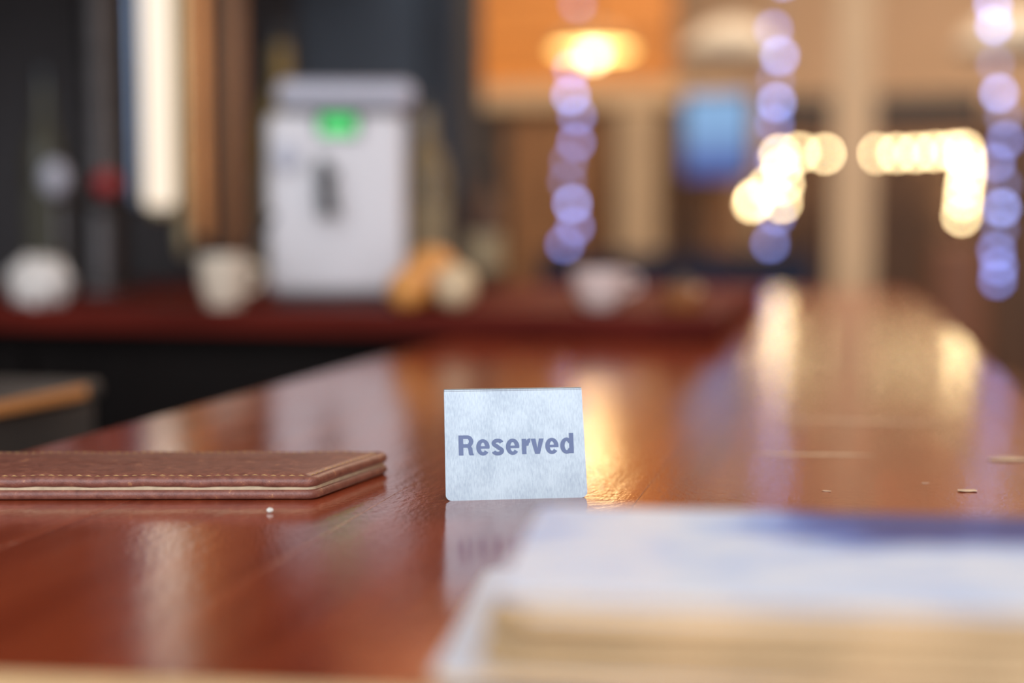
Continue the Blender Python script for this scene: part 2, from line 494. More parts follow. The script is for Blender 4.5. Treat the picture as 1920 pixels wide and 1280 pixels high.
# ------------------------------------------------------------------ leather bill folder
def folder():
    lm = bpy.data.materials.new('brown_leather'); lm.use_nodes = True
    nt = lm.node_tree; N = nt.nodes; L = nt.links; bs = N['Principled BSDF']
    tc = N.new('ShaderNodeTexCoord')
    n = N.new('ShaderNodeTexNoise'); n.inputs['Scale'].default_value = 230; n.inputs['Detail'].default_value = 7; n.inputs['Roughness'].default_value = 0.65
    L.new(tc.outputs['Object'], n.inputs['Vector'])
    r = N.new('ShaderNodeValToRGB')
    e = r.color_ramp.elements
    e[0].position = 0.35; e[0].color = (0.17, 0.050, 0.032, 1)
    e[1].position = 0.62; e[1].color = (0.28, 0.095, 0.060, 1)
    x = e.new(0.665); x.color = (0.42, 0.17, 0.08, 1)
    L.new(n.outputs['Fac'], r.inputs[0]); L.new(r.outputs[0], bs.inputs['Base Color'])
    bs.inputs['Roughness'].default_value = 0.42
    g = N.new('ShaderNodeTexVoronoi'); g.inputs['Scale'].default_value = 1500
    L.new(tc.outputs['Object'], g.inputs['Vector'])
    bp = N.new('ShaderNodeBump'); bp.inputs['Strength'].default_value = 0.25; bp.inputs['Distance'].default_value = 0.0003
    L.new(g.outputs['Distance'], bp.inputs['Height']); L.new(bp.outputs[0], bs.inputs['Normal'])
    liner = mat('cream_liner', (0.58, 0.42, 0.26), 0.8, var=0.15, scale=200)
    thread = mat('tan_thread', (0.50, 0.27, 0.10), 0.7, var=0.2, scale=300)
    fr = onz(592, 938, BT); br = onz(738, 884, BT)
    fl = onz(0, 939, BT); dl = (fl - fr).normalized()
    fl = fr + dl * 0.215
    bk = br + dl * 0.225
    org = fr.copy()
    t = thing('bill_folder', 'worn brown leather bill folder lying at the left on the bar', 'folder', (org.x, org.y, BT))
    L2 = lambda p: (p.x - org.x, p.y - org.y)
    corners = [L2(fl), (0, 0), L2(br), L2(bk)]
    ol = subdivide_outline(round_poly(corners, [0.006, 0.007, 0.006, 0.006], 8), 0.004)
    T = 0.0046
    R0 = [0.006, 0.007, 0.006, 0.006]
    def inset_outline(ins):
        P = [Vector(c) for c in corners]; cs = []
        for i, p in enumerate(P):
            d1 = (P[i - 1] - p).normalized(); d2 = (P[(i + 1) % 4] - p).normalized()
            an = math.acos(d1.dot(d2))
            cs.append(p + (d1 + d2).normalized() * (ins / math.sin(an / 2)))
        o_ = round_poly(cs, [max(0.0004, r_ - ins) for r_ in R0], 8)
        res = []
        for i, (p, n) in enumerate(o_):
            q, m_ = o_[(i + 1) % len(o_)]
            for j in range(KS[i]): res.append((p.lerp(q, j / KS[i]), n.lerp(m_, j / KS[i]).normalized()))
        return res
    o0 = round_poly(corners, R0, 8)
    KS = [max(1, int((o0[(i + 1) % len(o0)][0] - o0[i][0]).length / 0.004)) for i in range(len(o0))]
    def padded(prof, wob=None):
        bm = bmesh.new(); rings = []
        for ins, z in prof:
            rings.append([bm.verts.new((p.x, p.y, z + (wob(p.x, p.y) if wob else 0))) for p, n in inset_outline(ins)])
        for A, B in zip(rings, rings[1:]):
            for k in range(len(A)): bm.faces.new((A[k], A[(k + 1) % len(A)], B[(k + 1) % len(A)], B[k]))
        bm.faces.new(rings[0][::-1]); bm.faces.new(rings[-1])
        return bm
    def pill(z0, z1, n=8, r=None):
        rr = (z1 - z0) / 2
        pr = []
        for k in range(n + 1):
            a = -PI / 2 + PI * k / n
            pr.append((rr * (1 - math.cos(a)), (z0 + z1) / 2 + rr * math.sin(a)))
        return pr
    wob = lambda x, y: 0.00018 * math.sin(x * 140 + y * 60) + 0.00012 * math.sin(x * 410)
    # lower cover
    obj('lower_cover', slab(ol, pill(0.0002, T)), lm, t, True)
    inset = [(p - n * 0.0016, n) for p, n in ol]
    obj('liner', slab(inset, [(0, T - 0.0008), (0, T + 0.0022)]), liner, t)
    # upper cover: rolled rim, seam groove, padded panel
    z0, z1 = T + 0.0010, T + 0.0010 + 0.0048
    prof = pill(z0, z1)
    prof += [(0.0042, z1 - 0.0001), (0.0050, z1 - 0.0009), (0.0058, z1 - 0.0001), (0.0085, z1 + 0.0003), (0.0200, z1 + 0.0007), (0.0300, z1 + 0.0008)]
    obj('upper_cover', padded(prof, wob), lm, t, True)
    # stitches in the seam groove of the upper cover
    bm = bmesh.new()
    acc = 0.0
    seamo = inset_outline(0.0050)
    for i in range(len(seamo)):
        p, q = seamo[i][0], seamo[(i + 1) % len(seamo)][0]
        if (q - p).length < 0.0012: continue
        a = p.lerp(q, 0.12); c = p.lerp(q, 0.88)
        tube([(a.x, a.y, z1 - 0.0006 + wob(a.x, a.y)), ((a.x + c.x) / 2, (a.y + c.y) / 2, z1 - 0.0001 + wob(a.x, a.y)), (c.x, c.y, z1 - 0.0006 + wob(c.x, c.y))], 0.00035, 6, bm)
    st = obj('stitching', bm, thread, t, True)
    st['kind'] = 'stuff'; st['label'] = 'tan stitching along the folder rim'
folder()

# ------------------------------------------------------------------ stack of leaflets in the foreground
def leaflets():
    gloss = bpy.data.materials.new('glossy_print'); gloss.use_nodes = True
    nt = gloss.node_tree; N = nt.nodes; L = nt.links; bs = N['Principled BSDF']
    bs.inputs['Roughness'].default_value = 0.5; bs.inputs['Specular IOR Level'].default_value = 0.15; bs.inputs['Coat Weight'].default_value = 0.18; bs.inputs['Coat Roughness'].default_value = 0.06
    tc = N.new('ShaderNodeTexCoord')
    mp = N.new('ShaderNodeMapping'); mp.inputs['Scale'].default_value = (1, 1.8, 1); mp.inputs['Location'].default_value = (0.1, 0.37, 0)
    L.new(tc.outputs['Object'], mp.inputs[0])
    n = N.new('ShaderNodeTexNoise'); n.inputs['Scale'].default_value = 34; n.inputs['Detail'].default_value = 3
    L.new(mp.outputs[0], n.inputs['Vector'])
    sp = N.new('ShaderNodeSeparateXYZ'); L.new(tc.outputs['Object'], sp.inputs[0])
    # blue picture band towards the far right corner
    gx = N.new('ShaderNodeMapRange'); gx.inputs[1].default_value = -0.03; gx.inputs[2].default_value = 0.0
    L.new(sp.outputs['X'], gx.inputs[0])
    gy = N.new('ShaderNodeMapRange'); gy.inputs[1].default_value = 0.004; gy.inputs[2].default_value = 0.022
    L.new(sp.outputs['Y'], gy.inputs[0])
    gg = N.new('ShaderNodeMath'); gg.operation = 'MULTIPLY'; L.new(gx.outputs[0], gg.inputs[0]); L.new(gy.outputs[0], gg.inputs[1])
    sm_ = N.new('ShaderNodeMath'); sm_.operation = 'MULTIPLY_ADD'; sm_.inputs[1].default_value = 0.58
    L.new(gg.outputs[0], sm_.inputs[0]); L.new(n.outputs['Fac'], sm_.inputs[2])
    r = N.new('ShaderNodeValToRGB'); e = r.color_ramp.elements
    e[0].position = 0.30; e[0].color = (0.80, 0.80, 0.84, 1)
    e[1].position = 1.0; e[1].color = (0.008, 0.035, 0.22, 1)
    for p_, c_ in ((0.48, (0.76, 0.78, 0.86, 1)), (0.58, (0.60, 0.68, 0.86, 1)), (0.72, (0.36, 0.48, 0.80, 1)), (0.88, (0.025, 0.10, 0.42, 1))):
        q = e.new(p_); q.color = c_
    L.new(sm_.outputs[0], r.inputs[0]); L.new(r.outputs[0], bs.inputs['Base Color'])
    plain = mat('pale_cover', (0.74, 0.76, 0.84), 0.35, var=0.06, scale=20)
    kraft = mat('kraft_cover', (0.62, 0.42, 0.23), 0.7, spec=0.2, var=0.15, scale=30)
    tan = mat('tan_page_edges', (0.64, 0.42, 0.22), 0.8, spec=0.2, var=0.25, scale=60, stretch=(1, 1, 18))
    grp = 'leaflets stacked in the foreground'
    base = Vector((0.003, 0.383))
    n_ = 9
    names = ['undermost', 'second lowest', 'third lowest', 'fourth lowest', 'middle', 'fourth from the top', 'third from the top', 'second from the top', 'topmost']
    hh = 0.031 / n_
    offs = [(-0.014, 0.004, 5), (0.006, 0.002, -3), (-0.018, 0.003, 7), (0.002, 0.002, 2), (-0.004, -0.002, 6), (0.006, 0.004, 1), (-0.002, 0.0, 4), (0.003, 0.002, 8), (0, 0, 6)]
    for i in range(n_):
        dx, dy, a = offs[i]
        lab = f'tan-edged paper leaflet, {names[i]} of the foreground stack'
        if i == n_ - 1: lab = 'glossy blue and white leaflet on top of the foreground stack'
        t = thing('leaflet', lab, 'leaflet', (base.x + dx, base.y + dy, BT + i * hh), math.radians(a), grp)
        hx, hy = 0.088, 0.056
        ol = round_poly([(-hx, -hy), (hx, -hy), (hx, hy), (-hx, hy)], [0.006] * 4, 4)
        obj('pages', slab(ol, [(0.0006, 0.0003), (0.0, 0.0008), (0.0, hh - 0.0008), (0.0006, hh - 0.0005)]), tan, t)
        obj('cover', slab([(p + nn * (0.0006 if i == n_ - 1 else -0.0008), nn) for p, nn in ol], [(0, hh - 0.0005), (0, hh - 0.0001)]), gloss if i == n_ - 1 else (plain if i in (0, 2, 7) else kraft), t)
leaflets()
# tan card at the near end of the bar
p0 = onz(-80, 1256, BT); p1 = onz(560, 1283, BT)
a = math.atan2(p1.y - p0.y, p1.x - p0.x)
bm = slab(round_poly([(0, -0.10), (0.235, -0.10), (0.235, 0), (0, 0)], [0.003] * 4, 4), [(0.0003, 0), (0, 0.0004), (0, 0.0014), (0.0003, 0.0017)])
cd = obj('card', bm, mat('tan_card', (0.86, 0.56, 0.28), 0.6, var=0.08, scale=40))
cd.location = (p0.x - 0.06 * math.cos(a), p0.y - 0.06 * math.sin(a) - 0.006, BT + 0.0001); cd.rotation_euler = (0, 0, a)
tag(cd, 'flat tan card lying at the near left end of the bar', 'card')

# crumbs, chips and one painted glint on the bar
def crumb(px, py, r, flat, m_, lab, nm='crumb', rz=0.0, sy=1.0):
    bm = bmesh.new(); bmesh.ops.create_icosphere(bm, subdivisions=2, radius=1)
    for v in bm.verts:
        k = 1 + 0.18 * math.sin(v.co.x * 5 + px) * math.cos(v.co.y * 4 + py)
        v.co = Vector((v.co.x * r * k, v.co.y * r * sy * k, (v.co.z + 1) * r * flat * k))
    p = onz(px, py, BT)
    o = obj(nm, bm, m_, None, True); o.location = (p.x, p.y, BT); o.rotation_euler = (0, 0, rz)
    tag(o, lab, nm.replace('_', ' '))
M_CR = mat('crumb_white', (0.80, 0.74, 0.64), 0.8, var=0.1, scale=200)
M_CHIP_GLINT = mat('pale_wood_chip_and_glint', (0.62, 0.42, 0.26), 0.6, var=0.2, scale=200)
crumb(506, 961, 0.0014, 0.75, M_CR, 'tiny white crumb on the bar in front of the folder')
crumb(1814, 921, 0.0046, 0.10, M_CHIP_GLINT, 'pale wood flake on the bar at the right behind the leaflets', 'wood_flake', 0.25, 0.6)
crumb(1550, 921, 0.0022, 0.10, M_CHIP_GLINT, 'small pale wood flake on the bar just behind the leaflets', 'wood_flake', -0.2, 0.35)
crumb(1735, 906, 0.0020, 0.10, M_CHIP_GLINT, 'tiny thin wood splinter on the bar left of the pale flake', 'wood_flake', 0.3, 0.3)
crumb(1890, 862, 0.0110, 0.05, M_CHIP_GLINT, 'broad pale worn flake at the right edge of the bar', 'wood_flake', 0.2, 0.5)
crumb(1520, 852, 0.032, 0.004, M_CHIP_GLINT, 'long pale scuffed strip across the bar behind the leaflets', 'scuff_or_glint', 0.16, 0.10)

crumb(1590, 789, 0.060, 0.002, M_CHIP_GLINT, 'long thin pale streak painted as a light glint across the bar farther back than the scuffed strip', 'scuff_or_glint', 0.05, 0.07)  # pale strip standing in for the lights' glint along the cross seam
# ------------------------------------------------------------------ bar station box at the left beside the bar
q0 = onz(-60, 760, BT - 0.005); q1 = onz(192, 712, BT - 0.005)
a = math.atan2(q1.y - q0.y, q1.x - q0.x); wd = (q1 - q0).length
M_BIN = mat('bin_metal', (0.085, 0.072, 0.066), 0.5, 0.2, var=0.2)
ib = thing('ice_bin', 'black metal ice bin with a copper lid edge beside the bar', 'bin', (q1.x, q1.y, 0), a)
obj('body', box(-0.5, 0, 0.006, 0.16, 0.0, BT - 0.020, 0.006), M_BIN, ib)
lid = obj('lid', box(-0.5, 0.0, 0.0, 0.17, BT - 0.019, BT - 0.005, 0.004), M_BIN, ib)
obj('trim_strip', box(-0.5, -0.03, -0.004, -0.0002, BT - 0.016, BT - 0.007, 0.001), M_COPPER, lid)
obj('knob', lathe([(0, BT - 0.005), (0.006, BT - 0.005), (0.005, BT + 0.004), (0.009, BT + 0.010), (0.006, BT + 0.016), (0, BT + 0.017)], 20, cx=-0.06, cy=0.09), M_CHROME, lid, True)

# ------------------------------------------------------------------ things on the back counter
def white_machine():
    Y = 1.76
    pl = at(511, 400, Y); pr = at(756, 400, Y)
    ztop = at(640, 212, Y).z; zc0 = at(640, 203, Y).z; zc1 = at(640, 152, Y).z
    cx = (pl.x + pr.x) / 2; w = pr.x - pl.x
    t = thing('drinks_machine', 'white countertop drinks machine with green display and black lever', 'machine', (cx, Y, CT), math.radians(18))
    z = lambda v: v - CT
    obj('base', box(-w / 2 + 0.008, w / 2 - 0.008, 0.005, 0.13, 0, 0.010, 0.003), M_BLACKPL, t)
    obj('body', box(-w / 2, w / 2, 0, 0.14, 0.010, z(ztop), 0.012, seg=3), M_WHITE, t)
    obj('collar', box(-w / 2 + 0.015, w / 2 - 0.015, 0.01, 0.13, z(ztop), z(zc0) + 0.002, 0.001), M_BLACKPL, t)
    obj('lid', box(-w / 2 + 0.012, w / 2 + 0.012, -0.012, 0.145, z(zc0) + 0.002, z(zc1), 0.014, seg=3), M_GREYW, t)
    gx = at(634, 240, Y).x - cx
    gz = z(at(634, 236, Y).z)
    dsp = obj('display_housing', box(gx - 0.028, gx + 0.028, -0.010, 0.001, gz - 0.014, gz + 0.014, 0.003), M_BLACKPL, t)
    obj('display', box(gx - 0.022, gx + 0.022, -0.0115, -0.0101, gz - 0.011, gz + 0.011), glow('green_display', (0.03, 0.75, 0.12), 0.9, (0.02, 0.2, 0.05)), dsp)
    kx = at(545, 295, Y).x - cx; kz = z(at(545, 295, Y).z)
    bm = lathe([(0, 0), (0.017, 0), (0.019, 0.006), (0.016, 0.016), (0, 0.018)], 24)
    bmesh.ops.rotate(bm, verts=bm.verts, matrix=Matrix.Rotation(PI / 2, 3, 'X'))
    bmesh.ops.translate(bm, verts=bm.verts, vec=(kx, 0.0, kz))
    obj('dial', bm, M_GREYW, t, True)
    hx = at(614, 350, Y).x - cx; h0 = z(at(614, 405, Y).z); h1 = z(at(614, 300, Y).z)
    lv = obj('tap', box(hx - 0.012, hx + 0.012, -0.03, 0.0, h0 + 0.045, h0 + 0.062, 0.004), M_BLACKPL, t)
    obj('lever', tube([(hx - 0.004, -0.022, h1), (hx - 0.002, -0.026, (h0 + h1) / 2), (hx + 0.004, -0.03, h0)], [0.008, 0.010, 0.013], 14), M_BLACKPL, lv, True)
white_machine()

def rows_things():
    # crumpled napkin
    p = at(76, 575, 1.58)
    bm = bmesh.new(); bmesh.ops.create_icosphere(bm, subdivisions=4, radius=1)
    for v in bm.verts:
        k = 1 + 0.10 * math.sin(v.co.x * 7 + 1) * math.sin(v.co.z * 6) + 0.07 * math.sin(v.co.y * 11 + v.co.x * 9)
        v.co = Vector((v.co.x * 0.038 * k, v.co.y * 0.034 * k, max(0, (v.co.z * k + 0.75) * 0.034)))
    o = obj('napkin', bm, M_NAPKIN, None, True); o.location = (p.x, 1.58, CT)
    tag(o, 'crumpled white napkin at the left end of the back counter', 'napkin')
    # cream cup with a dark spoon
    p = at(421, 575, 1.60)
    t = thing('cup', 'cream ceramic cup standing left of the white machine', 'cup', (p.x, 1.60, CT))
    obj('body', lathe([(0, 0), (0.020, 0), (0.022, 0.004), (0.030, 0.030), (0.032, 0.062), (0.030, 0.062), (0.027, 0.030), (0.018, 0.006), (0, 0.005)], 28), M_CERAMIC, t, True)
    obj('handle', tube([(0.029 , 0.0, 0.050), (0.044, 0, 0.048), (0.047, 0, 0.034), (0.040, 0, 0.022), (0.028, 0, 0.018)], 0.0035, 8), M_CERAMIC, t, True)
    s0 = Vector((p.x + 0.006, 1.602, CT + 0.008)); s1 = at(512, 400, 1.62)
    o = obj('spoon', tube([s0, s0.lerp(s1, 0.5), s1], [0.0035, 0.003, 0.0045], 8), M_BLACKPL, None, True)
    tag(o, 'dark spoon handle leaning out of the cream cup', 'spoon')
    # fruit at the right of the machine
    def fruit(px, py, Y, r, m_, lab):
        p = at(px, py, Y)
        t = thing('fruit', lab, 'fruit', (p.x, Y, CT), 0, 'fruit beside the white machine')
        obj('body', lathe([(0, 0)] + [(r * math.sin(a_ * PI / 14), r - r * math.cos(a_ * PI / 14)) for a_ in range(1, 14)] + [(0, 2 * r - 0.002)], 24), m_, t, True)
        obj('stem', lathe([(0.003, 2 * r - 0.004), (0.002, 2 * r + 0.002), (0, 2 * r + 0.002)], 8), M_DKBROWN, t)
    fruit(765, 575, 1.565, 0.024, M_FRUIT, 'orange fruit nearest the white machine on the back counter')
    fruit(853, 565, 1.60, 0.026, M_LEMON, 'pale yellow fruit right of the orange ones on the back counter')
    fruit(808, 555, 1.66, 0.036, M_FRUIT, 'larger orange fruit behind the other two on the back counter')
    # cup on the right part
    p = at(1125, 560, 1.66)
    t = thing('cup', 'pinkish beige cup alone on the right part of the back counter', 'cup', (p.x, 1.66, CT))
    obj('body', lathe([(0, 0), (0.018, 0), (0.021, 0.004), (0.031, 0.020), (0.034, 0.045), (0.032, 0.045), (0.028, 0.022), (0.016, 0.006), (0, 0.005)], 28), mat('pink_ceramic', (0.82, 0.60, 0.52), 0.3, var=0.05), t, True)
    obj('handle', tube([(0.031, 0.0, 0.038), (0.045, 0, 0.036), (0.046, 0, 0.024), (0.030, 0, 0.016)], 0.0033, 8), MATS['pink_ceramic'], t, True)
    p = at(1280, 570, 1.62)
    t = thing('jar', 'low brown jar near the right end of the back counter', 'jar', (p.x, 1.62, CT))
    obj('body', lathe([(0, 0), (0.020, 0), (0.024, 0.005), (0.025, 0.022), (0.018, 0.028), (0, 0.028)], 24), mat('amber_glaze', (0.30, 0.10, 0.03), 0.3, var=0.1), t, True)
    obj('lid', lathe([(0, 0.028), (0.017, 0.028), (0.016, 0.034), (0.004, 0.036), (0.005, 0.041), (0, 0.042)], 20), M_DKBROWN, t, True)
    # bottles
    def bottle(px, Y, r, ht, m_, lab):
        p = at(px, 500, Y)
        t = thing('bottle', lab, 'bottle', (p.x, Y, CT), 0, 'bottles against the partition')
        obj('body', lathe([(0, 0), (r * 0.9, 0), (r, 0.006), (r, ht * 0.58), (r * 0.8, ht * 0.68), (r * 0.36, ht * 0.78), (r * 0.33, ht * 0.96), (0, ht * 0.96)], 28), m_, t, True)
        obj('cap', lathe([(r * 0.38, ht * 0.93), (r * 0.40, ht), (0, ht)], 16), M_BLACKPL, t, True)
        obj('label', lathe([(r * 1.01, ht * 0.15), (r * 1.01, ht * 0.45)], 28), mat('paper_' + str(px), (0.40, 0.32, 0.18) if px > 100 else (0.09, 0.075, 0.045), 0.7, var=0.1), t, True)
    bottle(800, 2.15, 0.034, 0.30, M_OLIVE, 'olive bottle right of the white machine')
    bottle(905, 2.2, 0.033, 0.20, M_DKBROWN, 'short dark brown bottle by the end post of the partition')
    bottle(530, 2.3, 0.046, 0.44, mat('amber_glass', (0.34, 0.24, 0.08), 0.2, var=0.1), 'tall amber bottle behind the white machine')
    bottle(90, 2.0, 0.030, 0.34, mat('dim_olive_glass', (0.07, 0.055, 0.028), 0.3, var=0.1), 'tall dark olive bottle at the far left of the back counter')
rows_things()

# beer tap column with pale and red knobs, hanging tubes under the overhead shelf
SHZ = BT + 0.62
sh = thing('overhead_shelf', 'dark wooden shelf fixed above the back counter', 'shelf', (0, 0, 0))
obj('board', box(-2.3, at(480, 0, 1.9).x, 1.80, PY - 0.001, SHZ, SHZ + 0.035, 0.003), M_DKBROWN, sh)
obj('lipping', box(-2.3, at(480, 0, 1.9).x, 1.788, 1.7995, SHZ - 0.002, SHZ + 0.037, 0.002), M_BROWN, sh)

def tap_column():
    Y = 1.98
    p = at(192, 400, Y); r = 0.030
    t = thing('tap_column', 'dark steel tap column with pale grey and red knobs', 'beer tap', (p.x, Y, CT))
    obj('base', lathe([(0, 0), (0.060, 0), (0.060, 0.008), (0.036, 0.014), (0, 0.014)], 32), M_DARKSTEEL, t, True)
    obj('column', lathe([(r, 0.014), (r, SHZ - CT - 0.06), (r * 1.1, SHZ - CT - 0.055), (r * 1.1, SHZ - CT - 0.035), (0, SHZ - CT - 0.03)], 36), M_DARKSTEEL, t, True)
    for px, py, rr, rv, m_ in ((104, 335, 0.019, 0.026, M_GREYW), (200, 345, 0.018, 0.018, M_REDPL)):
        k = at(px, py, Y - 0.10)
        lx, lz = k.x - p.x, k.z - CT
        bm = tube([(0, -r * 0.6, lz - 0.03), (lx * 0.6, -0.06, lz - 0.03), (lx, -0.09, lz - 0.03), (lx, -0.10, lz - 0.012)], 0.007, 10)
        tp = obj('tap', bm, M_DARKSTEEL, t, True)
        bm = bmesh.new(); bmesh.ops.create_uvsphere(bm, u_segments=24, v_segments=14, radius=1)
        for v in bm.verts: v.co = Vector((lx + v.co.x * rr, -0.10 + v.co.y * rr, lz + v.co.z * rv))
        obj('knob', bm, m_, tp, True)
    q = at(104, 440, Y - 0.10)
    obj('spout', tube([(q.x - p.x, -0.09, at(104, 385, Y - .1).z - CT), (q.x - p.x, -0.09, at(104, 470, Y - .1).z - CT)], 0.010, 12), M_DARKSTEEL, t, True)
tap_column()

def hanging(px0, px1, pyb, Y, m_, name, label, cat, capm):
    a_, b_ = at(px0, 200, Y), at(px1, 200, Y)
    r = (b_.x - a_.x) / 2; zb = at((px0 + px1) / 2, pyb, Y).z; L_ = SHZ - zb
    t = thing(name, label, cat, ((a_.x + b_.x) / 2, Y, zb))
    obj('tube', lathe([(0, 0.004), (r * 0.8, 0.004), (r, 0.012), (r, L_ - 0.02), (0, L_ - 0.02)], 32), m_, t, True)
    obj('bottom_cap', lathe([(0, -0.012), (r * 0.4, -0.011), (r * 0.75, -0.004), (r * 0.8, 0.006), (0, 0.007)], 24), capm, t, True)
    obj('top_fitting', lathe([(r * 1.1, L_ - 0.03), (r * 1.1, L_ - 0.0005), (0, L_ - 0.0005)], 24), capm, t, True)
hanging(272, 322, 392, 1.95, glow('warm_tube', (1.0, 0.81, 0.60), 1.05, (0.3, 0.3, 0.3)), 'tube_lamp', 'glowing cream tube lamp hanging over the back counter', 'lamp', M_BRASS)
hanging(246, 262, 385, 2.02, mat('blue_steel', (0.30, 0.42, 0.62), 0.3, 0.6, var=0.1), 'steel_pipe', 'slim bluish steel pipe left of the glowing tube lamp', 'pipe', M_DARKSTEEL)
hanging(330, 352, 465, 2.02, M_BRASS, 'brass_pipe', 'slim brass pipe between the glowing tube and the copper pipe', 'pipe', M_BRASS)
hanging(364, 388, 450, 2.0, M_COPPER, 'copper_pipe', 'copper pipe hanging right of the brass pipe', 'pipe', M_DARKSTEEL)
hanging(410, 458, 470, 2.1, M_BROWN, 'wooden_post', 'brown wooden post right of the copper pipe', 'post', M_DKBROWN)

# ------------------------------------------------------------------ far part of the room
# orange timber soffit on the left, built of boards, with a beige beam below it
YS = 7.2
x0, x1 = at(868, 80, YS).x, at(1262, 80, YS).x
zb = at(1000, 162, YS).z
sof = thing('timber_soffit', 'orange lacquered timber boarding above the beige beam', 'panelling', (0, 0, 0))
nb = 6
for i in range(nb):
    za = zb + (ZC - zb) * i / nb; zz = zb + (ZC - zb) * (i + 1) / nb
    obj('board', box(x0, x1, YS, YS + 0.05, za + 0.004, zz - 0.004, 0.006), M_ORANGEWOOD, sof)
obj('backing', box(x0, x1, YS + 0.051, YS + 0.10, zb, ZC), M_DKBROWN, sof)
struct('trim_2', box(x0, at(1388, 180, YS).x, YS - 0.05, YS + 0.15, at(1000, 202, YS).z, zb - 0.002, 0.008), M_BEIGE)
# panelled brown screen below the beam
scr = thing('panel_screen', 'dark brown wooden panelled screen beneath the beige beam', 'screen', (0, 0, 0))
zt = at(1000, 202, YS).z
px = [872, 908, 948, 1040, 1130, 1262, 1330, 1385]
for i in range(len(px) - 1):
    a_, b_ = at(px[i], 300, YS).x, at(px[i + 1], 300, YS).x
    obj('panel', box(a_ + 0.005, b_ - 0.005, YS, YS + 0.04, 0.0, zt - 0.003, 0.006), (M_BROWN, M_NAVY, M_BROWN, M_BROWN, M_DKBROWN, M_DKBROWN, M_BROWN)[i], scr)
# slim tan column in front of the screen
Yc = 6.6
c0, c1 = at(1162, 300, Yc), at(1236, 300, Yc)
tc_ = thing('column', 'slim tan column left of the blue screen', 'column', ((c0.x + c1.x) / 2, Yc, 0))
w = (c1.x - c0.x) / 2
obj('shaft', box(-w, w, -w, w, 0.12, at(1200, 205, Yc).z, 0.01), M_BEIGE, tc_)
obj('plinth', box(-w * 1.25, w * 1.25, -w * 1.25, w * 1.25, 0, 0.119, 0.01), M_BEIGE, tc_)
# big pillar
Yp = 5.6
c0, c1 = at(1560, 300, Yp), at(1640, 300, Yp)
tp_ = thing('pillar', 'broad beige plaster pillar between the warm bulb rows', 'pillar', ((c0.x + c1.x) / 2, Yp, 0))
w = (c1.x - c0.x) / 2
obj('shaft', box(-w, w, -w, w, 0.15, ZC - 0.1, 0.012), M_BEIGE, tp_)
obj('plinth', box(-w * 1.3, w * 1.3, -w * 1.3, w * 1.3, 0, 0.149, 0.01), M_BEIGE, tp_)
obj('capital', box(-w * 1.3, w * 1.3, -w * 1.3, w * 1.3, ZC - 0.1, ZC - 0.001, 0.01), M_BEIGE, tp_)
# television
Yt = 6.4
t0, t1 = at(1285, 180, Yt), at(1402, 330, Yt)
scm = bpy.data.materials.new('blue_screen'); scm.use_nodes = True
nt = scm.node_tree; N = nt.nodes; L = nt.links; bs = N['Principled BSDF']
tcn = N.new('ShaderNodeTexCoord'); spn = N.new('ShaderNodeSeparateXYZ'); L.new(tcn.outputs['Generated'], spn.inputs[0])
nz = N.new('ShaderNodeTexNoise'); nz.inputs['Scale'].default_value = 3; L.new(tcn.outputs['Generated'], nz.inputs['Vector'])
ma = N.new('ShaderNodeMath'); ma.operation = 'MULTIPLY_ADD'; ma.inputs[1].default_value = 0.25; L.new(nz.outputs['Fac'], ma.inputs[0]); L.new(spn.outputs['Z'], ma.inputs[2])
rp = N.new('ShaderNodeValToRGB'); e = rp.color_ramp.elements
e[0].position = 0.2; e[0].color = (0.03, 0.07, 0.42, 1); e[1].position = 0.75; e[1].color = (0.32, 0.58, 0.95, 1)
L.new(ma.outputs[0], rp.inputs[0]); L.new(rp.outputs[0], bs.inputs['Emission Color']); bs.inputs['Emission Strength'].default_value = 0.75
bs.inputs['Base Color'].default_value = (0.02, 0.02, 0.02, 1)
tv = thing('television', 'wall television glowing blue right of the tan column', 'television', ((t0.x + t1.x) / 2, Yt, t1.z))
w = (t1.x - t0.x) / 2; h = t0.z - t1.z
obj('casing', box(-w - 0.02, w + 0.02, 0, 0.05, -0.02, h + 0.02, 0.006), M_BLACKPL, tv)
obj('screen', box(-w, w, -0.004, -0.0005, 0, h), scm, tv)
obj('mount', box(-0.05, 0.05, 0.05, YS - Yt, h / 2 - 0.05, h / 2 + 0.05, 0.003), M_BLACKMETAL, tv)
# booth bench, blue grey
Yb = 4.9
b0, b1 = at(1010, 473, Yb), at(1528, 473, Yb)
bn = thing('booth_bench', 'dark blue-grey upholstered booth bench behind the back counter', 'bench', ((b0.x + b1.x) / 2, Yb, 0))
w = (b1.x - b0.x) / 2
obj('back_frame', box(-w, w, 0, 0.10, 0, b0.z - 0.03, 0.01), M_BLACKMETAL, bn)
for i in range(4):
    a_ = -w + 2 * w * i / 4
    obj('back_cushion', box(a_ + 0.004, a_ + w / 2 - 0.004, -0.05, -0.001, 0.5, b0.z - 0.02, 0.02), M_SOFA, bn)
obj('top_rail', box(-w, w, -0.05, 0.11, b0.z - 0.018, b0.z, 0.006), M_SOFA, bn)
obj('seat', box(-w, w, 0.101, 0.55, 0.30, 0.46, 0.02), M_SOFA, bn)
